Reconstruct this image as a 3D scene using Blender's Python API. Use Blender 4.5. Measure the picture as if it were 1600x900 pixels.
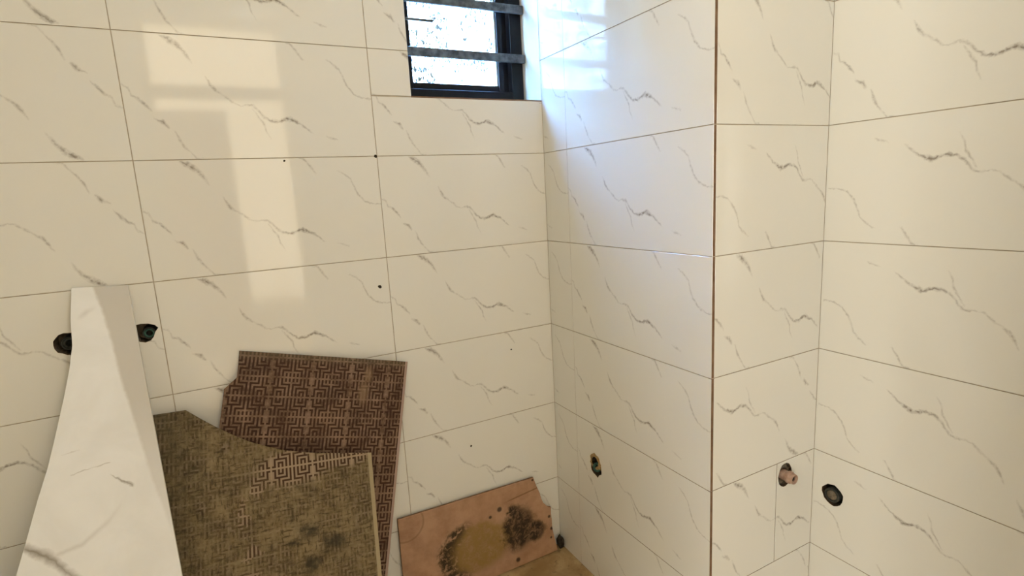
import bpy, bmesh, math, random
from mathutils import Matrix, Vector
from mathutils.geometry import tessellate_polygon
random.seed(7)
for o in list(bpy.data.objects): bpy.data.objects.remove(o)
scene = bpy.context.scene
COL = scene.collection

# ------------------------------------------------------------------ camera
F_PX = 846.68
RIGHT = Vector((0.8808378, -0.47029428, -0.05429612))
DOWN = Vector((-0.12908748, -0.12825055, -0.98330474))
FWD = Vector((0.45547909, 0.87314093, -0.17367704))
CAM_POS = Vector((-1.0008, -1.62765, 1.37421))
cam_d = bpy.data.cameras.new('camera'); cam = bpy.data.objects.new('camera', cam_d); COL.objects.link(cam)
m = Matrix.Identity(4)
for i in range(3):
    m[i][0] = RIGHT[i]; m[i][1] = -DOWN[i]; m[i][2] = -FWD[i]; m[i][3] = CAM_POS[i]
cam.matrix_world = m
cam_d.sensor_width = 36; cam_d.lens = 36 * F_PX / 1600; cam_d.clip_start = 0.02
scene.camera = cam

# ------------------------------------------------------------------ world, lights, exposure
world = bpy.data.worlds.new('sky'); scene.world = world; world.use_nodes = True
wn = world.node_tree; wn.nodes.clear()
sky = wn.nodes.new('ShaderNodeTexSky'); sky.sky_type = 'NISHITA'; sky.sun_disc = False
sky.sun_elevation = math.radians(55); sky.sun_rotation = math.radians(200)
bg = wn.nodes.new('ShaderNodeBackground'); bg.inputs['Strength'].default_value = 66.0
wo = wn.nodes.new('ShaderNodeOutputWorld')
wn.links.new(sky.outputs[0], bg.inputs[0]); wn.links.new(bg.outputs[0], wo.inputs[0])

def area_light(name, loc, rot, sx, sy, power, color):
    d = bpy.data.lights.new(name, 'AREA'); d.shape = 'RECTANGLE'; d.size = sx; d.size_y = sy
    d.energy = power; d.color = color
    o = bpy.data.objects.new(name, d); COL.objects.link(o); o.location = loc; o.rotation_euler = rot
    return o
HALL_FILL_W = 112      # wide unseen fill light added at the far end of the hall
HALL_SIDE_FILL_W = 85        # narrow unseen fill light added on the left of the hall
BATH_FILL_W = 11
HALL_FILL_COLOR = (1.0, 0.96, 0.86)
WARM = (1.0, 0.95, 0.82)
area_light('hall_fill_light', (-0.85, -4.54, 1.75), (math.radians(90), 0, math.radians(180)), 2.6, 2.7, HALL_FILL_W, HALL_FILL_COLOR)
area_light('hall_side_fill_light', (-2.74, -3.9, 1.2), (0, math.radians(-90), 0), 1.8, 0.6, HALL_SIDE_FILL_W, HALL_FILL_COLOR)
scene.view_settings.view_transform = 'Standard'; scene.view_settings.look = 'None'
scene.view_settings.gamma = 1; scene.view_settings.use_curve_mapping = False
scene.view_settings.exposure = -0.18
scene.cycles.diffuse_bounces = 6; scene.cycles.max_bounces = 12

# ------------------------------------------------------------------ node helpers
class NT:
    def __init__(s, name):
        s.mat = bpy.data.materials.new(name); s.mat.use_nodes = True
        s.t = s.mat.node_tree; s.t.nodes.clear()
        s.out = s.t.nodes.new('ShaderNodeOutputMaterial')
    def new(s, typ, **kw):
        n = s.t.nodes.new(typ)
        for k, v in kw.items(): setattr(n, k, v)
        return n
    def put(s, sock, v):
        if hasattr(v, 'is_linked') or isinstance(v, bpy.types.NodeSocket): s.t.links.new(v, sock)
        else: sock.default_value = v
    def math(s, op, a, b=0.0, c=0.0, clamp=False):
        n = s.new('ShaderNodeMath', operation=op, use_clamp=clamp)
        s.put(n.inputs[0], a); s.put(n.inputs[1], b)
        if op in ('MULTIPLY_ADD', 'COMPARE', 'SMOOTH_MIN', 'SMOOTH_MAX', 'WRAP'): s.put(n.inputs[2], c)
        return n.outputs[0]
    def mix(s, f, a, b, mode='MIX'):
        n = s.new('ShaderNodeMix', data_type='RGBA', blend_type=mode)
        s.put(n.inputs['Factor'], f)
        for key, v in ((6, a), (7, b)):
            if isinstance(v, tuple) and len(v) == 3: v = v + (1,)
            s.put(n.inputs[key], v)
        return n.outputs[2]
    def coord(s, which): return s.new('ShaderNodeTexCoord').outputs[which]
    def sep(s, v):
        n = s.new('ShaderNodeSeparateXYZ'); s.put(n.inputs[0], v); return n.outputs
    def comb(s, x, y, z):
        n = s.new('ShaderNodeCombineXYZ'); s.put(n.inputs[0], x); s.put(n.inputs[1], y); s.put(n.inputs[2], z); return n.outputs[0]
    def scale(s, v, sc):
        n = s.new('ShaderNodeVectorMath', operation='MULTIPLY'); s.put(n.inputs[0], v); n.inputs[1].default_value = sc; return n.outputs[0]
    def noise(s, v, sc, detail=3, rough=0.55, dist=0.0):
        n = s.new('ShaderNodeTexNoise'); s.put(n.inputs['Vector'], v); n.inputs['Scale'].default_value = sc
        n.inputs['Detail'].default_value = detail; n.inputs['Roughness'].default_value = rough
        n.inputs['Distortion'].default_value = dist
        return n.outputs[0]
    def step(s, v, lo, hi):
        n = s.new('ShaderNodeMapRange', interpolation_type='SMOOTHSTEP')
        s.put(n.inputs[0], v); n.inputs[1].default_value = lo; n.inputs[2].default_value = hi
        return n.outputs[0]
    def curve(s, v, pts):
        n = s.new('ShaderNodeFloatCurve'); s.put(n.inputs['Value'], v)
        c = n.mapping.curves[0]
        while len(c.points) > 2: c.points.remove(c.points[-1])
        pts = sorted(pts)
        c.points[0].location = pts[0]; c.points[1].location = pts[-1]
        for p in pts[1:-1]: c.points.new(*p)
        for p in c.points: p.handle_type = 'VECTOR'
        n.mapping.update()
        return n.outputs[0]
    def blob(s, x, y, cx, cy, rx, ry, soft=0.5):
        a = s.math('DIVIDE', s.math('SUBTRACT', x, cx), rx); b = s.math('DIVIDE', s.math('SUBTRACT', y, cy), ry)
        d = s.math('SQRT', s.math('ADD', s.math('MULTIPLY', a, a), s.math('MULTIPLY', b, b)))
        return s.step(d, 1.0, 1.0 - soft)
    def principled(s, color, rough=0.5, spec=0.5, metal=0.0, bump=None, bump_d=0.001, strength=0.4):
        n = s.new('ShaderNodeBsdfPrincipled')
        if isinstance(color, tuple): color = color[:3] + (1,)
        s.put(n.inputs['Base Color'], color); s.put(n.inputs['Roughness'], rough)
        n.inputs['Specular IOR Level'].default_value = spec; s.put(n.inputs['Metallic'], metal)
        if bump is not None:
            b = s.new('ShaderNodeBump'); s.put(b.inputs['Height'], bump)
            b.inputs['Distance'].default_value = bump_d; b.inputs['Strength'].default_value = strength
            s.t.links.new(b.outputs[0], n.inputs['Normal'])
        s.t.links.new(n.outputs[0], s.out.inputs[0])
        return n

# chains of vein points (u, v, half width mm, strength) inside one printed tile, u right / v down in metres
VEINS = [
    [[(.0959,.0042,1.5,.35),(.105,.008,3.2,.85),(.1128,.012,4.5,.95),(.1263,.0216,4.5,.8),(.1381,.0332,3.2,.65),(.1478,.0486,2.8,.55),(.1573,.066,1.5,.15)],
     [(.1827,.096,1.2,.3),(.1908,.1139,2.4,.65),(.1996,.1281,2.8,.65),(.2142,.1388,1.6,.35),(.229,.1497,2.2,.5),(.2437,.1627,1.6,.4),(.256,.1655,1.3,.35),(.2695,.163,2.0,.5),(.2832,.1647,2.4,.55),(.2933,.1744,2.0,.45),(.3064,.1918,2.2,.7),(.3206,.202,2.4,.75),(.3396,.2048,2.8,.9),(.3559,.1999,3.0,1.0),(.3663,.1953,3.6,1.0),(.3795,.2018,3.2,.95),(.3986,.211,2.0,.6),(.4209,.2308,1.8,.5),(.428,.236,1,.1)],
     [(.4612,.2431,1.2,.2),(.478,.249,2.2,.5),(.4921,.2534,1.4,.3)]],
    [[(.0028,.1232,1.5,.4),(.0144,.1295,1.8,.4),(.0196,.1484,1.8,.4),(.0316,.153,2.2,.65),(.044,.1671,2.4,.75),(.0564,.1825,1.4,.35)],
     [(.0588,.2006,1.2,.3),(.0759,.2079,3.4,.85),(.0856,.2223,2.2,.5)],
     [(.0966,.2272,1.3,.25),(.104,.2475,2.2,.6),(.1134,.2661,2.0,.55),(.1266,.2835,1.3,.3),(.1371,.2967,1.8,.5),(.1508,.2991,1.8,.4)]],
    [[(.3829,.0005,1.8,.45),(.3961,.0048,2.2,.55),(.4078,.0233,2.2,.55),(.4214,.0442,1.6,.35)],
     [(.4832,.0378,1.3,.3),(.5027,.051,2.0,.5),(.5162,.0642,1.6,.4),(.5244,.0879,1.8,.5),(.5331,.1076,2.0,.55),(.5506,.128,1.7,.5),(.5717,.1371,1.6,.5),(.6,.139,1.6,.45)]],
    [[(.2821,.1736,1.2,.3),(.2979,.1993,1.8,.55),(.3059,.2123,1.8,.55),(.3078,.2289,1.6,.45),(.3186,.2509,1.1,.15)]],
]
def vein_mask(nt, u, v, chains, theta, s0, srange, t0, trange, wscale=1.0):
    ct, st = math.cos(theta), math.sin(theta)
    s = nt.math('ADD', nt.math('MULTIPLY', u, ct), nt.math('MULTIPLY', v, st))
    t = nt.math('SUBTRACT', nt.math('MULTIPLY', v, ct), nt.math('MULTIPLY', u, st))
    sn = nt.math('DIVIDE', nt.math('SUBTRACT', s, s0), srange, clamp=True)
    total = None
    for chain in chains:
        g, w, k = [], [], []
        for seg in chain:
            P = [((a*ct+b*st-s0)/srange, (b*ct-a*st), hw, i) for a, b, hw, i in seg]
            k.append((P[0][0]-.004, 0)); k.append((P[-1][0]+.004, 0))
            for j, (sv, tv, hw, i) in enumerate(P):
                a = P[max(j-1, 0)]; b = P[min(j+1, len(P)-1)]
                slope = (b[1]-a[1])/max((b[0]-a[0])*srange, 1e-4)
                g.append((sv, (tv-t0)/trange)); k.append((sv, i))
                w.append((sv, min(hw*wscale*.001*math.hypot(1, slope)/.03, 1)))
        def full(p): return [(0, p[0][1])] + [q for q in p if 0.0005 < q[0] < .9995] + [(1, p[-1][1])]
        g.sort(); w.sort(); k.sort()
        G = nt.curve(sn, full(g)); W = nt.curve(sn, full(w)); K = nt.curve(sn, [(0, 0)] + k + [(1, 0)])
        d = nt.math('ABSOLUTE', nt.math('SUBTRACT', t, nt.math('MULTIPLY_ADD', G, trange, t0)))
        q = nt.math('SUBTRACT', 1.0, nt.math('DIVIDE', d, nt.math('MULTIPLY', W, .03)), clamp=True)
        q = nt.math('MULTIPLY', nt.math('POWER', q, 1.15), nt.math('POWER', K, 1.25))
        total = q if total is None else nt.math('MAXIMUM', total, q)
    return total

def mat_glaze():
    nt = NT('glazed_marble_print')
    uv = nt.coord('UV')
    geo = nt.new('ShaderNodeNewGeometry').outputs['Position']
    n1 = nt.noise(geo, 90, 3); n2 = nt.noise(geo, 26, 2)
    xyz = nt.sep(uv)
    wob = nt.math('MULTIPLY_ADD', n1, .012, -.006)
    u = nt.math('ADD', xyz[0], nt.math('MULTIPLY_ADD', n2, .006, -.003)); v = nt.math('ADD', xyz[1], wob)
    mask = vein_mask(nt, u, v, VEINS, math.radians(38), 0.0, .70, -.42, .70, 2.2)
    brk = nt.step(nt.noise(geo, 110, 3), .36, .6)
    mask = nt.math('MULTIPLY', mask, nt.math('MULTIPLY_ADD', brk, .6, .4))
    base = nt.mix(nt.noise(geo, 3, 2), (.80, .78, .715), (.83, .81, .75))
    c = nt.mix(nt.math('MULTIPLY', mask, .95, clamp=True), base, (.19, .148, .108))
    nt.principled(c, .055, .5)
    return nt.mat
def mat_simple(name, c1, c2, sc=20, rough=.8, bump=0.0, spec=.3, metal=0.0):
    nt = NT(name); g = nt.coord('Object'); n = nt.noise(g, sc, 5)
    nt.principled(nt.mix(nt.step(n, .3, .7), c1, c2), rough, spec, metal, n if bump else None, bump)
    return nt.mat
GLAZE = mat_glaze()
CLAY = mat_simple('raw_clay_edge', (.15, .085, .045), (.22, .13, .075), 40, .9)
GROUT = mat_simple('grout', (.48, .41, .31), (.58, .50, .39), 30, .95, .001)
MORTAR = mat_simple('hole_mortar', (.10, .08, .055), (.20, .16, .11), 120, .95, .004)
PLASTER = mat_simple('cream_paint', (.74, .66, .53), (.78, .71, .58), 4, .7)
CEILW = mat_simple('ceiling_paint', (.82, .79, .72), (.85, .82, .76), 4, .8)
BLACK = mat_simple('black_aluminium', (.002, .003, .005), (.004, .005, .008), 8, .45, spec=.2)
BAR = mat_simple('weathered_steel_bar', (.03, .037, .045), (.13, .15, .17), 45, .45, .001, .5, .3)
WOOD = mat_simple('brown_door_paint', (.22, .12, .07), (.27, .15, .09), 6, .5)
OUTSIDE = mat_simple('grey_outside_wall', (.40, .45, .50), (.46, .50, .54), 2, .9)
GREEN = mat_simple('green_plastic_pipe', (.012, .06, .045), (.04, .13, .10), 90, .35, spec=.5)
DARKP = mat_simple('dark_plug', (.018, .02, .017), (.05, .05, .042), 90, .6)
BRASS = mat_simple('tarnished_brass', (.20, .12, .045), (.32, .21, .09), 90, .45, metal=.6)
PINK = mat_simple('pinkish_stub', (.33, .20, .145), (.48, .33, .25), 70, .6)
OCHRE = mat_simple('ochre_mortar', (.26, .16, .06), (.38, .27, .13), 120, .95, .003)
DIRT = mat_simple('dark_dirt', (.02, .015, .01), (.06, .045, .03), 90, .95, .004)

# ------------------------------------------------------------------ mesh helpers
def link(name, me, mats, parent=None, mw=None):
    o = bpy.data.objects.new(name, me); COL.objects.link(o)
    if me is not None and not me.materials:
        for q in mats: me.materials.append(q)
    if mw is not None: o.matrix_world = mw
    if parent is not None:
        o.parent = parent
        o.matrix_parent_inverse = parent.matrix_world.inverted()
        if mw is not None: o.matrix_world = mw
    return o
def mesh(name, verts, faces, mi=None):
    me = bpy.data.meshes.new(name); me.from_pydata([tuple(v) for v in verts], [], faces)
    if mi:
        for p, k in zip(me.polygons, mi): p.material_index = k
    me.update(); return me
def boxes(name, lst, mats, parent=None, bevel=0.0, mw=None):
    bm = bmesh.new()
    for x0, x1, y0, y1, z0, z1 in lst:
        r = bmesh.ops.create_cube(bm, size=1)
        for v in r['verts']:
            v.co = Vector(((x0+x1)/2+v.co.x*(x1-x0), (y0+y1)/2+v.co.y*(y1-y0), (z0+z1)/2+v.co.z*(z1-z0)))
    if bevel: bmesh.ops.bevel(bm, geom=bm.edges[:], offset=bevel, segments=2, affect='EDGES', profile=.5)
    me = bpy.data.meshes.new(name); bm.to_mesh(me); bm.free()
    return link(name, me, mats if isinstance(mats, list) else [mats], parent, mw)
def tag(o, label=None, cat=None, group=None, kind=None):
    if label: o['label'] = label
    if cat: o['category'] = cat
    if group: o['group'] = group
    if kind: o['kind'] = kind
    return o
def structure(o, label=None): return tag(o, label, None, None, 'structure')
def lathe(name, prof, mats, parent, mw, n=20, jitter=0.0):
    """profile of (radius, height) turned about local z"""
    V, Fc = [], []
    for r, h in prof:
        for k in range(n):
            a = 2*math.pi*k/n; rr = r*(1+random.uniform(-jitter, jitter)) if r else 0
            V.append((rr*math.cos(a), rr*math.sin(a), h))
    for i in range(len(prof)-1):
        for k in range(n): Fc.append((i*n+k, i*n+(k+1) % n, (i+1)*n+(k+1) % n, (i+1)*n+k))
    me = mesh(name, V, Fc)
    for p in me.polygons: p.use_smooth = True
    o = link(name, me, [mats], parent, mw)
    return o
def fill(outer, holes):
    """triangles of a 2-D outline with holes; returns points and index triples"""
    loops = [[Vector((x, y, 0)) for x, y in L] for L in [outer] + holes]
    pts = [p for L in loops for p in L]
    tri = tessellate_polygon(loops)
    out = []
    for a, b, c in tri:
        pa, pb, pc = pts[a], pts[b], pts[c]
        if (pb-pa).cross(pc-pa).z < 0: b, c = c, b
        out.append((a, b, c))
    return [(p.x, p.y) for p in pts], out
def ragged(cx, cy, r, n=18, jit=.12, seed=1, ry=None):
    rg = random.Random(seed); ry = ry or r
    return [(cx+r*(1+rg.uniform(-jit, jit))*math.cos(2*math.pi*k/n), cy+ry*(1+rg.uniform(-jit, jit))*math.sin(2*math.pi*k/n)) for k in range(n)]

# wall frames: local x runs along the wall to the right as seen from the room, local z up, local -y out of the wall
LB, XD = 0.7313, 0.4200
FLOOR_Z, CEIL_Z = 0.02, 2.72
LEFT_X, FRONT_Y = -1.95, -1.95
R90 = Matrix.Rotation(-math.pi/2, 4, 'Z')
FRAME = {'back': Matrix.Translation((0, 0, 0)), 'side': R90.copy(),
         'duct': Matrix.Translation((0, -LB, 0)), 'right': Matrix.Translation((XD, -LB, 0)) @ R90}
TT, GAP = .009, .0010
cache = {}
def tile(wall, frame, a0, a1, z0, z1, u0, ztop, rot, holes=(), g=(1, 1)):
    """one glazed tile; u0 = wall coordinate of the left end of the whole printed tile, ztop = its top"""
    ga, gb = g[0]*GAP, g[1]*GAP
    w, h = a1-a0-ga-gb, z1-z0-2*GAP
    ox, oz = a0+ga, z0+GAP
    ru, rv = round(ox-u0, 4), round(ztop-oz, 4)
    key = (round(w, 4), round(h, 4), ru, rv, rot)
    me = None if holes else cache.get(key)
    if me is None:
        b = .0004
        rect = lambda i: [(i, i), (w-i, i), (w-i, h-i), (i, h-i)]
        hl = [[(x-ox, y-oz) for x, y in H] for H in holes]
        P, T = fill(rect(b), hl)
        V = [(x, 0, z) for x, z in P]; Fc = list(T); mi = [0]*len(T)
        n0 = len(V)
        V += [(x, b, z) for x, z in rect(0)] + [(x, TT, z) for x, z in rect(0)]
        for k in range(4):
            j = (k+1) % 4
            Fc.append((k, n0+k, n0+j, j)); mi.append(0)
            Fc.append((n0+k, n0+4+k, n0+4+j, n0+j)); mi.append(1)
        st = 4
        for H in hl:
            q = len(V); V += [(x, TT, z) for x, z in H]
            for k in range(len(H)):
                j = (k+1) % len(H); Fc.append((st+k, st+j, q+j, q+k)); mi.append(1)
            st += len(H)
        me = mesh('tile', V, Fc, mi)
        uvl = me.uv_layers.new(name='print')
        for lp in me.loops:
            x, _, z = me.vertices[lp.vertex_index].co
            u, v = ru+x, rv-z
            if rot: u, v = .6-u, .3-v
            uvl.data[lp.index].uv = (u, v)
        me.materials.append(GLAZE); me.materials.append(CLAY)
        if not holes: cache[key] = me
    return link('tile', me, [], wall, FRAME[frame] @ Matrix.Translation((ox, 0, oz)))

def wall_body(name, frame, outline, opens, holes, thick, label):
    """backing of a wall behind its tiles: front sheet with openings and pipe holes, reveals, back sheet"""
    d0 = .0016
    P, T = fill(outline, opens + holes)
    V = [(x, d0, z) for x, z in P]; Fc = list(T); mi = [0]*len(T)
    P2, T2 = fill(outline, opens); o2 = len(V)
    V += [(x, thick, z) for x, z in P2]
    for t in T2: Fc.append((o2+t[0], o2+t[2], o2+t[1])); mi.append(0)
    st = 0
    for L in [outline] + opens:
        for k in range(len(L)):
            j = (k+1) % len(L); Fc.append((st+k, o2+st+k, o2+st+j, st+j)); mi.append(1 if st else 0)
        st += len(L)
    for H in holes:
        q = len(V); V += [(x, .05, z) for x, z in H]
        for k in range(len(H)):
            j = (k+1) % len(H); Fc.append((st+k, st+j, q+j, q+k)); mi.append(2)
        Fc.append(tuple(range(q, q+len(H)))); mi.append(2)
        st += len(H)
    me = mesh(name, V, Fc, mi)
    o = link(name, me, [GROUT, PLASTER, MORTAR], None, FRAME[frame])
    return structure(o, label)
def rect(x0, x1, z0, z1): return [(x0, z0), (x1, z0), (x1, z1), (x0, z1)]

# ------------------------------------------------------------------ back wall with the window opening
WX0, WZ0, WZ1 = -.455, 1.672, 2.27
H_TAP1 = ragged(-1.366, 1.073, .028, 18, .10, 3)
H_TAP2 = [(-1.232, 1.095), (-1.216, 1.098), (-1.200, 1.096), (-1.186, 1.090), (-1.180, 1.082), (-1.188, 1.072), (-1.193, 1.060), (-1.200, 1.052), (-1.212, 1.048), (-1.224, 1.052), (-1.232, 1.064), (-1.236, 1.080)]
wall_back = wall_body('wall_back', 'back', rect(LEFT_X-.1, .05, FLOOR_Z-.02, CEIL_Z+.02), [rect(WX0, -.0005, WZ0, WZ1)], [H_TAP1, H_TAP2], .24,
    'cream marble tiled back wall with black window at its upper right')
rows = [round(.3*k, 4) for k in range(0, 10)]
V0, V1, V2 = -1.7733, -1.1733, -.5749
for z0 in rows:
    z1 = min(z0+.3, CEIL_Z); lo = max(z0, FLOOR_Z); top = z0+.3
    if z1-lo < .03: continue
    tile(wall_back, 'back', LEFT_X, V0, lo, z1, V0-.6, top, True, g=(0, 1))
    tile(wall_back, 'back', V0, V1, lo, z1, V0, top, True, [H_TAP1, H_TAP2] if abs(z0-.9) < .01 else ())
    tile(wall_back, 'back', V1, V2, lo, z1, V1, top, False)
    if z1 <= WZ0 or lo >= WZ1:
        tile(wall_back, 'back', V2, 0, lo, z1, V2, top, False, g=(1, .5))
    else:
        if lo < WZ0: tile(wall_back, 'back', V2, 0, lo, WZ0-.002, V2, top, False, g=(1, .5))
        tile(wall_back, 'back', V2, WX0, max(lo, WZ0), min(z1, WZ1), V2, top, False, g=(1, 0))
        if z1 > WZ1: tile(wall_back, 'back', V2, 0, WZ1, z1, V2, top, False, g=(1, .5))
for i, (x, z, r) in enumerate([(-.604, 1.114, .0055), (-.344, .522, .0035), (-.168, .834, .003), (-.579, 1.5, .0045), (-.83, 1.492, .003)]):
    lathe('chip', [(0, .0012), (r*.6, .0011), (r, .0002), (r*1.05, -.001)], DIRT, wall_back, Matrix.Translation((x, 0, z)) @ Matrix.Rotation(math.pi/2, 4, 'X'), 9, .2)

# ------------------------------------------------------------------ boxed duct: side face and front face
H_SIDE = ragged(.245, .452, .030, 16, .14, 5, .036)
wall_side = wall_body('wall_duct_side', 'side', rect(-.24, LB-.012, FLOOR_Z-.02, CEIL_Z+.02), [], [H_SIDE], .2,
    'marble tiled side of the boxed duct lit by the window')
JS = .140
for z0 in rows:
    z1 = min(z0+.3, CEIL_Z); lo = max(z0, FLOOR_Z); top = z0+.3
    if z1-lo < .03: continue
    tile(wall_side, 'side', 0, JS, lo, z1, JS-.6, top, False, g=(.5, .35))
    tile(wall_side, 'side', JS, LB, lo, z1, LB-.6+.008, top, False, [H_SIDE] if abs(z0-.3) < .01 else (), g=(.35, 0))
    if z1 > WZ0 and lo < WZ1:
        tile(wall_side, 'side', -.112, 0, max(lo, WZ0), min(z1, WZ1), JS-.6, top, False, g=(0, .3))
H_DUCT = ragged(.2935, .557, .030, 18, .07, 8, .035)
wall_duct = wall_body('wall_duct_front', 'duct', rect(.003, XD+.04, FLOOR_Z-.02, CEIL_Z+.02), [], [H_DUCT], .12,
    'narrow marble tiled front of the boxed duct')
duct_rows = {1.5: (0, False), 1.2: (.005, True), .9: (-.016, False), .6: (-.156, True), .3: (-.012, False), 0: (-.1, True)}
for z0 in rows:
    z1 = min(z0+.3, CEIL_Z); lo = max(z0, FLOOR_Z); top = z0+.3
    if z1-lo < .03: continue
    u0, rt = duct_rows.get(round(z0, 1), (0, False))
    if abs(z0-.3) < .01:
        tile(wall_duct, 'duct', TT, .258, lo, z1, u0, top, rt, g=(.2, 1))
        tile(wall_duct, 'duct', .258, XD, lo, z1, u0, top, rt, [H_DUCT], g=(1, .5))
    else:
        tile(wall_duct, 'duct', TT, XD, lo, z1, u0, top, rt, g=(.2, .5))

# ------------------------------------------------------------------ right wall
H_RIGHT = ragged(.059, .483, .030, 18, .08, 11, .031)
DLEN = -FRONT_Y - LB
wall_right = wall_body('wall_right', 'right', rect(-.05, DLEN+.1, FLOOR_Z-.02, CEIL_Z+.02), [], [H_RIGHT], .15,
    'marble tiled right wall next to the boxed duct')
for z0 in rows:
    z1 = min(z0+.3, CEIL_Z); lo = max(z0, FLOOR_Z); top = z0+.3
    if z1-lo < .03: continue
    rt = z0 < 1.4
    tile(wall_right, 'right', 0, .606, lo, z1, .008 if rt else .002, top, rt, [H_RIGHT] if abs(z0-.3) < .01 else (), g=(.5, 1))
    tile(wall_right, 'right', .606, 1.206, lo, z1, .606, top, rt)

# ------------------------------------------------------------------ left wall, front wall with the doorway, floor, ceiling, hall
def mat_tilegrid():
    nt = NT('tile_grid_out_of_view'); g = nt.coord('Object'); x = nt.sep(g)
    br = nt.new('ShaderNodeTexBrick'); br.offset = 0
    nt.put(br.inputs['Vector'], nt.comb(nt.math('ADD', x[0], x[1]), x[2], 0.0))
    br.inputs['Scale'].default_value = 1; br.inputs['Brick Width'].default_value = .6; br.inputs['Row Height'].default_value = .3
    br.inputs['Mortar Size'].default_value = .0015
    br.inputs['Color1'].default_value = br.inputs['Color2'].default_value = (.80, .78, .715, 1); br.inputs['Mortar'].default_value = (.4, .34, .25, 1)
    nt.principled(br.outputs[0], .1, .5); return nt.mat
TGRID = mat_tilegrid()
structure(boxes('wall_left', [(LEFT_X-.12, LEFT_X, FRONT_Y-.1, .02, FLOOR_Z-.02, CEIL_Z+.02)], TGRID), 'cream tiled left wall beside the leaning white slab')
DX0, DX1, DZ1 = -1.275, -.555, 2.42
structure(boxes('wall_front', [(LEFT_X-.12, DX0, FRONT_Y-.12, FRONT_Y, FLOOR_Z-.02, CEIL_Z+.02), (DX1, XD+.15, FRONT_Y-.12, FRONT_Y, FLOOR_Z-.02, CEIL_Z+.02),
    (DX0, DX1, FRONT_Y-.12, FRONT_Y, DZ1, CEIL_Z+.02)], TGRID), 'tiled wall with the doorway behind the viewer')
structure(boxes('ceiling', [(LEFT_X-.12, XD+.15, FRONT_Y-.12, .24, CEIL_Z, CEIL_Z+.1)], CEILW), 'pale painted ceiling of the bathroom')
def mat_floor():
    nt = NT('dirty_floor'); g = nt.coord('Object')
    n = nt.noise(g, 9, 6, .65, .6); n2 = nt.noise(g, 45, 4)
    c = nt.mix(nt.step(n, .3, .7), (.30, .185, .075), (.50, .36, .18))
    c = nt.mix(nt.math('MULTIPLY', nt.step(n2, .56, .7), .6), c, (.13, .08, .035))
    x = nt.sep(g); corner_area = nt.blob(nt.math('ADD', x[0], nt.math('MULTIPLY', n, .2)), x[1], -.05, 0, .62, .36, .3)
    c = nt.mix(corner_area, nt.mix(n, (.72, .67, .58), (.77, .72, .63)), c)  # unseen floor beyond the corner made pale to bounce light onto the low walls
    nt.principled(c, .38, .5, 0, n2, .003); return nt.mat
structure(boxes('floor', [(LEFT_X-.12, XD+.15, FRONT_Y-.12, .05, FLOOR_Z-.1, FLOOR_Z)], mat_floor()), 'ochre dirty floor in the corner under the window')
HX0, HX1, HY0, HY1, HZ = -2.8, 1.3, -4.6, FRONT_Y-.12, 3.3
structure(boxes('wall_hall', [(HX0-.1, HX0, HY0, HY1, 0, HZ), (HX1, HX1+.1, HY0, HY1, 0, HZ), (HX0-.1, HX1+.1, HY0-.1, HY0, 0, HZ), (HX0-.1, HX1+.1, HY0-.1, HY1, HZ, HZ+.1),
    (HX0-.1, LEFT_X-.1, HY1-.1, HY1, 0, HZ), (XD+.14, HX1+.1, HY1-.1, HY1, 0, HZ), (LEFT_X-.2, XD+.2, HY1-.02, HY1+.1, CEIL_Z+.01, HZ)], PLASTER), 'cream painted walls of the hall beyond the doorway')
structure(boxes('floor_hall', [(HX0-.1, HX1+.1, HY0-.1, HY1, -.1, FLOOR_Z)], mat_simple('hall_floor', (.62, .55, .45), (.68, .61, .5), 5, .5)), 'tan floor of the hall beyond the doorway')
# door 1: frame with transom opening, leaf ajar
door = structure(boxes('door_1', [(DX0-.0, DX0+.03, FRONT_Y-.125, FRONT_Y+.006, FLOOR_Z, DZ1), (DX1-.03, DX1, FRONT_Y-.125, FRONT_Y+.006, FLOOR_Z, DZ1), (DX0+.03, DX1-.03, FRONT_Y-.125, FRONT_Y+.006, DZ1-.03, DZ1)], PLASTER), 'door frame with an open transom behind the viewer')
boxes('transom_bar', [(DX0+.03, DX1-.03, FRONT_Y-.12, FRONT_Y, 1.995, 2.05)], WOOD, door, .004)
# unseen brown cupboard, added to make the dark panel in the tile reflection
cup = bpy.data.objects.new('added_cupboard', None); COL.objects.link(cup); cup.location = (-1.22, -4.25, FLOOR_Z); bpy.context.view_layer.update()
tag(cup, 'tall brown two-door cupboard added in the hall as the dark panel mirrored in the back wall tiles', 'cupboard')
boxes('body', [(-1.60, -.84, -4.48, -4.08, FLOOR_Z, 2.24)], WOOD, cup, .004)
for cx0, cx1, hx in ((-1.59, -1.225, -1.255), (-1.215, -.85, -1.185)):
    dr = boxes('added_cupboard_door', [(cx0, cx1, -4.08, -4.06, .12, 2.22)], WOOD, cup, .003)
    boxes('added_cupboard_handle', [(hx-.006, hx+.006, -4.06, -4.03, 1.05, 1.2)], BAR, dr, .002)
# unseen fill lamp added on the bathroom ceiling, above the frame
lamp = bpy.data.objects.new('ceiling_fill_lamp', None); COL.objects.link(lamp); lamp.location = (-.62, -1.15, CEIL_Z)
bpy.context.view_layer.update()
tag(lamp, 'round white flush fill lamp added on the bathroom ceiling, out of view', 'lamp')
lathe('fill_lamp_base', [(0, 0), (.15, 0), (.15, -.03), (.13, -.03)], CEILW, lamp, Matrix.Translation((-.62, -1.15, CEIL_Z)), 24)
ld = bpy.data.lights.new('ceiling_fill_light', 'AREA'); ld.shape = 'DISK'; ld.size = .26; ld.energy = BATH_FILL_W; ld.color = WARM
lo_ = bpy.data.objects.new('ceiling_fill_light', ld); COL.objects.link(lo_); lo_.location = (-.62, -1.15, CEIL_Z-.034)

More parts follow.
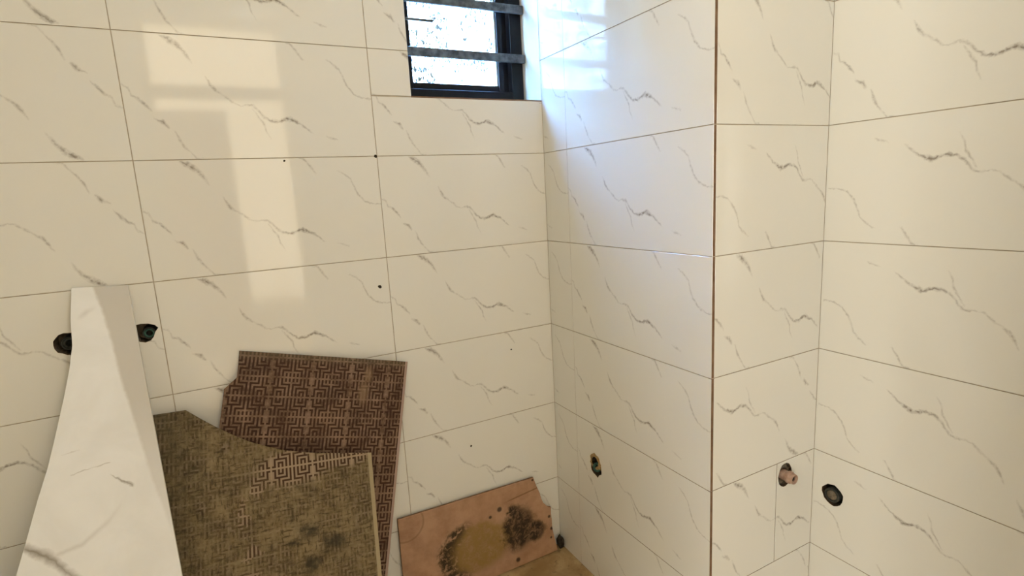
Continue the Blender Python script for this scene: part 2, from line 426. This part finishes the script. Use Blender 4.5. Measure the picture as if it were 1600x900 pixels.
# ------------------------------------------------------------------ window 1
win = structure(bpy.data.objects.new('window_1', None), 'black framed window with steel bars high in the corner'); COL.objects.link(win)
win.location = (-.23, .13, WZ0); bpy.context.view_layer.update()
FY0, FY1 = .115, .175
fx0, fx1, fz0, fz1 = WX0+.001, -.001, WZ0+.001, WZ1-.001
boxes('frame', [(fx0, fx0+.035, FY0, FY1, fz0, fz1), (fx1-.045, fx1, FY0, FY1, fz0, fz1), (fx0+.035, fx1-.045, FY0, FY1, fz0, fz0+.045), (fx0+.035, fx1-.045, FY0, FY1, fz1-.035, fz1)], BLACK, win, .002)
sx0, sx1, sz0, sz1 = fx0+.036, fx1-.046, fz0+.046, fz1-.036
boxes('sash', [(sx0, sx0+.02, .135, .165, sz0, sz1), (sx1-.042, sx1-.022, .13, .165, sz0, sz1), (sx1-.019, sx1, .140, .165, sz0, sz1), (sx0+.02, sx1-.042, .135, .165, sz0, sz0+.022), (sx0+.02, sx1-.042, .135, .165, sz1-.022, sz1)], BLACK, win, .0015)
boxes('glass_edge_strip', [(sx1-.047, sx1-.042, .138, .150, sz0+.02, sz1-.02)], mat_simple('pale_glass_edge', (.35, .42, .46), (.5, .58, .62), 30, .3), win)  # pale strip, bright reflection of the glass edge put into its colour
def mat_pane():
    nt = NT('speckled_window_glass'); g = nt.coord('Object')
    n = nt.noise(nt.scale(g, (1, 1, .45)), 150, 4, .6); n2 = nt.noise(nt.scale(g, (1, 1, .6)), 14, 2)
    sp = nt.math('MULTIPLY', nt.step(n, .51, .55), nt.step(n2, .40, .5))
    tr = nt.new('ShaderNodeBsdfTransparent'); tr.inputs[0].default_value = (.74, .91, 1, 1)
    tl = nt.new('ShaderNodeBsdfTranslucent'); tl.inputs[0].default_value = (.88, .94, 1, 1)
    m1 = nt.new('ShaderNodeMixShader'); m1.inputs[0].default_value = .12
    nt.t.links.new(tr.outputs[0], m1.inputs[1]); nt.t.links.new(tl.outputs[0], m1.inputs[2])
    df = nt.new('ShaderNodeBsdfDiffuse'); df.inputs[0].default_value = (.30, .38, .42, 1)
    m2 = nt.new('ShaderNodeMixShader'); nt.put(m2.inputs[0], sp)
    nt.t.links.new(m1.outputs[0], m2.inputs[1]); nt.t.links.new(df.outputs[0], m2.inputs[2])
    nt.t.links.new(m2.outputs[0], nt.out.inputs[0]); return nt.mat
boxes('pane', [(sx0+.015, sx1-.04, .148, .153, sz0+.015, sz1-.015)], mat_pane(), win)
for zb in (1.826, 1.985, 2.145):
    b = boxes('bar', [(WX0-.0, -.001, .093, .105, zb-.014, zb+.014)], BAR, win, .003)
boxes('stay_rod', [(WX0+.01, -.318, .127, .133, 1.927, 1.935)], BAR, win, .001)
boxes('sill_edge', [(WX0, -.001, .0005, .112, WZ0-.004, WZ0+.0015)], CLAY, win)
# neighbouring white wall outside the window
structure(boxes('wall_outside', [(-4, 4, 1.6, 1.8, -3, 2.98)], OUTSIDE), 'pale wall outside seen through the window glass')

# ------------------------------------------------------------------ leaning offcuts
def plate_frame(yt, zt, yb, zb, org=(0, 0), phi=0.0):
    S = Vector((0, yt-yb, zt-zb)).normalized(); X = Vector((1, 0, 0)); N = X.cross(S)
    e1 = math.cos(phi)*X + math.sin(phi)*S; e2 = -math.sin(phi)*X + math.cos(phi)*S
    o = Vector((0, yb, zb)) + org[0]*X + org[1]*S
    M = Matrix.Identity(4)
    for i in range(3): M[i][0] = e1[i]; M[i][1] = e2[i]; M[i][2] = N[i]; M[i][3] = o[i]
    return M
def to_local(pts, org, phi):
    c, s = math.cos(phi), math.sin(phi)
    return [((x-org[0])*c+(y-org[1])*s, -(x-org[0])*s+(y-org[1])*c) for x, y in pts]
def plate(name, pts, M, thick, face, edge, bevel=.0012):
    """slab with an outline in its own plane, front at local z = 0"""
    n = len(pts)
    ar = sum(pts[i][0]*pts[(i+1) % n][1]-pts[(i+1) % n][0]*pts[i][1] for i in range(n))
    if ar < 0: pts = pts[::-1]
    bm = bmesh.new()
    top = [bm.verts.new((x, y, 0)) for x, y in pts]; bot = [bm.verts.new((x, y, -thick)) for x, y in pts]
    f = bm.faces.new(top); fb = bm.faces.new(bot[::-1])
    for k in range(n):
        q = bm.faces.new((top[k], bot[k], bot[(k+1) % n], top[(k+1) % n])); q.material_index = 1
    fb.material_index = 1
    bmesh.ops.bevel(bm, geom=list(f.edges), offset=bevel, segments=1, affect='EDGES')
    bmesh.ops.triangulate(bm, faces=[q for q in bm.faces if len(q.verts) > 4])
    me = bpy.data.meshes.new(name); bm.to_mesh(me); bm.free()
    return link(name, me, [face, edge], None, M)

# tall white marble-look slab
SLAB = [(-1.336, 1.265), (-1.225, 1.258), (-1.188, .556), (-1.166, .003), (-1.70, .003), (-1.66, .22), (-1.60, .40), (-1.535, .54), (-1.477, .66), (-1.458, .718), (-1.432, .80), (-1.409, .866), (-1.389, .938), (-1.369, 1.013), (-1.354, 1.076), (-1.345, 1.127), (-1.343, 1.188)]
def mat_slab():
    nt = NT('white_marble_slab'); g = nt.coord('Object'); x = nt.sep(g)
    n1 = nt.noise(g, 70, 3); n2 = nt.noise(g, 7, 4, .6, .5)
    u = nt.math('ADD', x[0], nt.math('MULTIPLY_ADD', n1, .008, -.004)); v = nt.math('ADD', x[1], nt.math('MULTIPLY_ADD', n1, .008, -.004))
    ch = [[[(-1.383, .885, 1, .2), (-1.365, .887, 2, .4), (-1.35, .889, 1, .2)], [(-1.297, .818, 2, .5), (-1.281, .799, 4.5, .95), (-1.26, .784, 4, .8)]],
          [[(-1.37, .838, 1.4, .5), (-1.35, .841, 1.8, .55), (-1.328, .844, 1.4, .3), (-1.315, .845, 2.4, .6), (-1.298, .847, 1.6, .5)]],
          [[(-1.475, .722, 5, .3), (-1.455, .705, 12, .95), (-1.439, .692, 14, .95), (-1.413, .668, 14, .9), (-1.389, .63, 13, .8), (-1.35, .59, 8, .4), (-1.28, .54, 6, .2)]],
          [[(-1.43, .672, 4, .15), (-1.407, .678, 7, .3), (-1.362, .686, 8, .3), (-1.312, .72, 8, .22), (-1.285, .75, 6, .05)]],
          [[(-1.33, 1.19, 6, .1), (-1.315, 1.20, 10, .3), (-1.295, 1.21, 6, .1)]]]
    k = vein_mask(nt, u, v, ch, 0.0, -1.72, .6, 0, 1.3, 1.0)
    # the grey cloud stands for a reflection, painted into the colour down the right-hand side
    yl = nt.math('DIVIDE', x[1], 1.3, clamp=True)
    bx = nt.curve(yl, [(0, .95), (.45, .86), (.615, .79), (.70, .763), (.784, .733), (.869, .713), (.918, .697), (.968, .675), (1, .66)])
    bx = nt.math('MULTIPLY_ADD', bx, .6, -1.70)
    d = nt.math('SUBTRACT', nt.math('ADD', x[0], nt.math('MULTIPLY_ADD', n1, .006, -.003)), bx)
    refl_band = nt.math('MULTIPLY', nt.step(d, -.003, .006), nt.curve(yl, [(0, .0), (.45, .12), (.62, .5), (.75, .9), (1, .9)]))
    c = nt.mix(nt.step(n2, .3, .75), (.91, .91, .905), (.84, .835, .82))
    c = nt.mix(refl_band, c, (.60, .565, .51))
    c = nt.mix(k, c, (.27, .23, .18))
    nt.principled(c, .28, .4); return nt.mat
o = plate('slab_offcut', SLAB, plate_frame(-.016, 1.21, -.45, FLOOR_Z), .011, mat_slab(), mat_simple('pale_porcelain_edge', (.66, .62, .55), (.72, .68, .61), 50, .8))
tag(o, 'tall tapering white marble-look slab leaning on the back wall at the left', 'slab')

# meander print
MOTIF = ["111111111111", "101010101000", "101010101011", "101010001010", "101011111010", "101000000010", "101111101110", "100000101000", "111110101011", "101010101010", "101010101010", "101010001010"]
def meander(nt, x, y, cell):
    ix = nt.math('FLOOR', nt.math('ADD', nt.math('PINGPONG', nt.math('MULTIPLY', x, 11/cell), 11), .5))
    iy = nt.math('FLOOR', nt.math('ADD', nt.math('PINGPONG', nt.math('MULTIPLY', y, 11/cell), 11), .5))
    r = nt.new('ShaderNodeValToRGB'); r.color_ramp.interpolation = 'CONSTANT'
    e = r.color_ramp.elements
    for k, row in enumerate(MOTIF):
        val = int(row, 2)/4096
        el = e[k] if k < 2 else e.new(k/12)
        el.position = k/12; el.color = (val, val, val, 1)
    nt.put(r.inputs[0], nt.math('DIVIDE', nt.math('ADD', iy, .5), 12))
    v = nt.math('MULTIPLY', r.outputs[0], 4096)
    p = nt.math('POWER', 2.0, nt.math('SUBTRACT', 11, ix))
    q = nt.math('FLOOR', nt.math('DIVIDE', nt.math('ADD', v, .5), p))
    hook = nt.math('GREATER_THAN', nt.math('MODULO', q, 2.0), .5)
    grid = nt.math('MAXIMUM', nt.math('LESS_THAN', nt.math('MINIMUM', ix, iy), .5), nt.math('GREATER_THAN', nt.math('MAXIMUM', ix, iy), 10.5))
    return nt.math('MAXIMUM', nt.math('MULTIPLY', hook, .68), nt.math('MULTIPLY', grid, .78))
EDGE_GREY = mat_simple('pale_tile_edge', (.42, .33, .26), (.52, .42, .34), 60, .85)

PH3 = math.radians(-14.6); O3 = (-.55, .879)
T3 = [(-1.005, .997), (-.55, .879)]
right_len = .879/math.cos(PH3) - .012
T3 += [(-.55+right_len*math.sin(PH3), .879-right_len*math.cos(PH3))]
T3 += [(T3[2][0]-.33, T3[2][1]+.09), (-1.115, .50), (-1.10, .62), (-1.077, .809), (-1.054, .902), (-1.019, .926)]
def mat_t3():
    nt = NT('brown_meander_print'); g = nt.coord('Object'); x = nt.sep(g)
    w = nt.noise(g, 60, 2)
    m = meander(nt, nt.math('ADD', x[0], .004), nt.math('ADD', x[1], .012), .054)
    wear = nt.step(nt.math('MULTIPLY_ADD', nt.noise(g, 110, 2), .35, nt.math('MULTIPLY', nt.noise(g, 14, 5, .65), .75)), .36, .72)
    base = nt.mix(nt.noise(g, 12, 4), (.026, .010, .005), (.062, .026, .012))
    c = nt.mix(nt.math('MULTIPLY', m, nt.math('MULTIPLY_ADD', wear, .68, .10)), base, (.42, .27, .175))
    st = nt.math('MAXIMUM', nt.blob(x[0], x[1], -.116, -.045, .018, .038, .9), nt.blob(x[0], x[1], -.126, -.10, .022, .05, .9))
    c = nt.mix(nt.math('MULTIPLY', st, .55), c, (.30, .19, .105))
    dust = nt.math('MULTIPLY', nt.step(x[1], -.03, -.003), .35)
    c = nt.mix(dust, c, (.17, .135, .08))
    c = nt.mix(nt.step(x[0], -.0085, -.0075), c, (.36, .25, .20))
    nt.principled(c, .6, .2, 0, w, .0006); return nt.mat
o = plate('patterned_tile', to_local(T3, O3, PH3), plate_frame(-.013, .99, -.24, FLOOR_Z, O3, PH3), .010, mat_t3(), EDGE_GREY)
tag(o, 'brown tile with clean light fretwork lines leaning on the wall, behind the dusty one', 'tile', 'fretwork floor tiles')

PH4 = math.radians(-5.7); O4 = (-.708, .70)
T4 = [(-1.30, .92), (-1.217, .929), (-1.147, .925), (-1.114, .893), (-1.081, .863), (-1.047, .835), (-1.012, .809), (-.976, .788), (-.939, .768), (-.892, .75), (-.844, .734), (-.778, .717), (-.708, .70), (-.741, .374), (-.7785, .003), (-1.28, .05)]
def mat_t4():
    nt = NT('dusty_meander_print'); g = nt.coord('Object'); x = nt.sep(g)
    m = meander(nt, nt.math('ADD', x[0], .004), nt.math('ADD', x[1], .002), .052)
    n = nt.noise(g, 15, 7, .72, .4); nf = nt.noise(g, 48, 5, .7)
    n2 = nt.noise(nt.scale(g, (1, .22, 1)), 150, 3); n3 = nt.noise(nt.scale(g, (.22, 1, 1)), 150, 3)
    base = nt.mix(nt.noise(g, 12, 4), (.035, .016, .008), (.075, .036, .018))
    tile_c = nt.mix(nt.math('MULTIPLY', m, .9), base, (.46, .34, .22))
    X = nt.math('ADD', x[0], nt.math('MULTIPLY_ADD', nf, .10, -.05)); Y = nt.math('ADD', x[1], nt.math('MULTIPLY_ADD', n, .08, -.04))
    clear = None
    for cx, cy, rx, ry, k in [(-.21, -.005, .12, .06, 1.0), (-.09, .0, .11, .04, .95), (-.30, -.04, .025, .03, .8), (-.335, -.10, .015, .06, .75), (-.31, -.20, .03, .015, .8), (-.33, -.25, .03, .015, .7)]:
        q = nt.math('MULTIPLY', nt.blob(X, Y, cx, cy, rx, ry, .5), k); clear = q if clear is None else nt.math('MAXIMUM', clear, q)
    thin = nt.math('MULTIPLY_ADD', nf, .6, nt.math('MULTIPLY', n, .5))
    dustamt = nt.math('MULTIPLY_ADD', nt.step(thin, .36, .62), .5, .46)
    dustamt = nt.math('MULTIPLY', dustamt, nt.math('SUBTRACT', 1.0, clear), clamp=True)
    streak = nt.step(nt.math('MAXIMUM', n2, n3), .54, .68)
    dust = nt.mix(nt.step(n, .35, .68), (.115, .085, .042), (.29, .215, .12))
    dust = nt.mix(nt.math('MULTIPLY', streak, .5), dust, (.33, .26, .155))
    dust = nt.mix(nt.math('MULTIPLY', nt.step(nt.math('MINIMUM', n2, n3), .44, .34), .75), dust, (.05, .036, .017))
    dust = nt.mix(nt.math('MULTIPLY', nt.step(nf, .55, .68), .5), dust, (.07, .052, .024))
    gl = nt.step(nt.math('ADD', x[0], nt.math('MULTIPLY', n, .24)), -.24, -.40)
    dust = nt.mix(nt.math('MULTIPLY', gl, .60), dust, (.055, .047, .023))
    c = nt.mix(dustamt, tile_c, nt.mix(1.0, dust, (.80, .78, .70), 'MULTIPLY'))
    dk = None
    for cx, cy, rx, ry in [(-.178, -.168, .038, .03), (-.115, -.215, .045, .035), (-.178, -.255, .038, .032), (-.22, -.19, .03, .02)]:
        q = nt.blob(X, Y, cx, cy, rx, ry, .9); dk = q if dk is None else nt.math('MAXIMUM', dk, q)
    c = nt.mix(nt.math('MULTIPLY', dk, .85), c, (.03, .025, .014))
    c = nt.mix(nt.math('MULTIPLY', nt.step(x[0], -.0115, -.0105), .85), c, (.40, .32, .19))
    nt.principled(c, .8, .25, 0, n2, .001); return nt.mat
o = plate('patterned_tile', to_local(T4, O4, PH4), plate_frame(-.048, .856, -.42, FLOOR_Z, O4, PH4), .010, mat_t4(), EDGE_GREY)
tag(o, 'dusty dark fretwork tile with broken curved top, between white slab and brown tile', 'tile', 'fretwork floor tiles')

# clay-backed tile standing in the corner
T5 = [(-.624, .33), (-.115, .32), (-.105, .284), (-.094, .254), (-.089, .23), (-.084, .212), (-.066, .190), (-.05, .183), (-.054, .16), (-.051, .138), (-.053, .105), (-.048, .072), (-.042, .04), (-.034, .004), (-.311, .002), (-.628, .002), (-.627, .134)]
def mat_t5():
    nt = NT('stained_clay_back'); g = nt.coord('Object'); x = nt.sep(g)
    n = nt.noise(g, 16, 5, .6); n2 = nt.noise(g, 48, 5, .7, .8); n3 = nt.noise(g, 120, 3)
    X = nt.math('ADD', x[0], nt.math('MULTIPLY_ADD', n2, .07, -.035)); Y = nt.math('ADD', x[1], nt.math('MULTIPLY_ADD', n, .06, -.03))
    c = nt.mix(nt.step(n, .3, .7), (.36, .20, .115), (.48, .29, .175))
    och = nt.blob(X, Y, -.35, .135, .15, .105, .35)
    c = nt.mix(nt.math('MULTIPLY', och, nt.math('MULTIPLY_ADD', nt.step(n2, .3, .6), .45, .45)), c, (.28, .175, .05))
    blk = nt.math('MAXIMUM', nt.blob(X, Y, -.190, .145, .085, .10, .45), nt.blob(X, Y, -.125, .115, .055, .05, .45))
    blk = nt.math('MAXIMUM', blk, nt.blob(X, Y, -.205, .22, .035, .03, .6))
    c = nt.mix(nt.math('MULTIPLY', blk, nt.math('MULTIPLY_ADD', nt.step(n2, .35, .58), .42, .55)), c, (.025, .017, .008))
    rim = nt.math('MULTIPLY', nt.blob(X, Y, -.36, .135, .155, .12, .2), nt.math('SUBTRACT', 1.0, nt.blob(X, Y, -.335, .13, .135, .11, .4)))
    rim = nt.math('MAXIMUM', rim, nt.blob(X, Y, -.465, .06, .05, .03, .7))
    c = nt.mix(nt.math('MULTIPLY', nt.math('MULTIPLY', rim, nt.step(n2, .36, .52)), nt.step(x[0], -.36, -.42)), c, (.045, .03, .012))
    sp = None
    for cx, cy, r in [(-.262, .245, .013), (-.30, .228, .008), (-.12, .312, .006), (-.062, .15, .008), (-.055, .10, .009), (-.06, .065, .006), (-.205, .03, .012)]:
        b = nt.blob(x[0], x[1], cx, cy, r, r, .6); sp = b if sp is None else nt.math('MAXIMUM', sp, b)
    c = nt.mix(nt.math('MULTIPLY', sp, .9), c, (.035, .022, .014))
    # shallow scored line and ring in the clay
    line = nt.math('ABSOLUTE', nt.math('SUBTRACT', nt.math('SUBTRACT', x[1], .262), nt.math('MULTIPLY', nt.math('ADD', x[0], .25), .10)))
    ln = nt.math('MULTIPLY', nt.step(line, .004, .001), nt.step(x[0], -.25, -.2))
    rr = nt.math('SQRT', nt.math('ADD', nt.math('POWER', nt.math('ADD', x[0], .60), 2), nt.math('POWER', nt.math('SUBTRACT', x[1], .305), 2)))
    ring = nt.math('MULTIPLY', nt.step(nt.math('ABSOLUTE', nt.math('SUBTRACT', rr, .06)), .005, .001), .6)
    c = nt.mix(nt.math('MULTIPLY', nt.math('MAXIMUM', ln, ring), .65), c, (.15, .075, .035))
    nt.principled(c, .72, .3, 0, n3, .001); return nt.mat
o = plate('clay_tile', T5, plate_frame(-.016, .345, -.035, FLOOR_Z), .009, mat_t5(), mat_simple('clay_tile_edge', (.16, .09, .045), (.24, .14, .075), 60, .9))
tag(o, 'clay-brown tile with black and ochre stains standing in the corner by the floor', 'tile')
# dark lump of mortar in the corner
def lump(name, loc, r, sq, seed, mat_):
    bm = bmesh.new(); bmesh.ops.create_icosphere(bm, subdivisions=3, radius=1); rg = random.Random(seed)
    for v in bm.verts:
        k = 1+.22*math.sin(5*v.co.x+seed)*math.cos(4*v.co.y)+rg.uniform(-.08, .08)
        v.co = Vector((v.co.x*r*k, v.co.y*r*k, v.co.z*r*sq*k))
    me = bpy.data.meshes.new(name); bm.to_mesh(me); bm.free(); return link(name, me, [mat_], None, Matrix.Translation(loc))
o = lump('mortar_lump', (-.016, -.024, FLOOR_Z+.026), .013, 2.2, 2, DIRT)
tag(o, 'small dark lump of mortar in the floor corner beside the clay tile', 'mortar')

# ------------------------------------------------------------------ pipe fittings in the wall holes
def normal_frame(frame, a, z, tilt=(0, 0)):
    """local z points out of the wall"""
    return FRAME[frame] @ Matrix.Translation((a, 0, z)) @ Matrix.Rotation(math.pi/2, 4, 'X') @ Matrix.Rotation(tilt[0], 4, 'Y') @ Matrix.Rotation(tilt[1], 4, 'X')
def fitting(frame, a, z, body, ring, r, out, label, tilt=(0, 0), bore=DARKP):
    M = normal_frame(frame, a, z, tilt)
    e = bpy.data.objects.new('pipe_fitting', None); COL.objects.link(e); e.matrix_world = M; bpy.context.view_layer.update()
    lathe('socket', [(r*.72, out-.004), (r*.80, out), (r*.95, out), (r, out-.003), (r, -.052)], body, e, M, 22)
    lathe('insert', [(r*.45, out-.006), (r*.52, out-.002), (r*.74, out-.002), (r*.76, out-.012)], ring, e, M, 22)
    lathe('bore', [(0, out-.02), (r*.3, out-.02), (r*.46, out-.016), (r*.47, out-.004)], bore, e, M, 22)
    tag(e, label, 'pipe fitting', 'water outlets in the tiled walls')
    return e, M
fitting('back', -1.366, 1.072, DARKP, DARKP, .017, -.008, 'dark water outlet in the back wall, left of the white slab')
fitting('back', -1.202, 1.069, DARKP, GREEN, .0155, -.006, 'dark green water outlet in the back wall, right of the white slab', (0, .05))
e, M = fitting('side', .252, .452, GREEN, GREEN, .0155, .004, 'green water outlet low in the side of the boxed duct', (.15, -.2))
lathe('mortar_collar', [(.017, .002), (.022, .0035), (.028, .001), (.031, -.004), (.031, -.012)], OCHRE, e, normal_frame('side', .245, .468), 18, .14)
e, M = fitting('duct', .293, .556, PINK, PINK, .0145, .030, 'pinkish pipe stub sticking out of the duct front')
lathe('coupling', [(.0165, .010), (.0175, .012), (.0175, .018), (.0165, .020), (.0145, .021)], PINK, e, M, 22)
lathe('mortar_collar', [(.0175, -.012), (.020, -.004), (.027, -.006), (.031, -.014)], MORTAR, e, normal_frame('duct', .291, .558), 18, .14)
e, M = fitting('right', .059, .483, DARKP, DARKP, .021, .004, 'round blackish capped outlet low in the right wall')
lathe('cap', [(0, .006), (.008, .0055), (.013, .003), (.0145, .001)], MORTAR, e, M, 18)
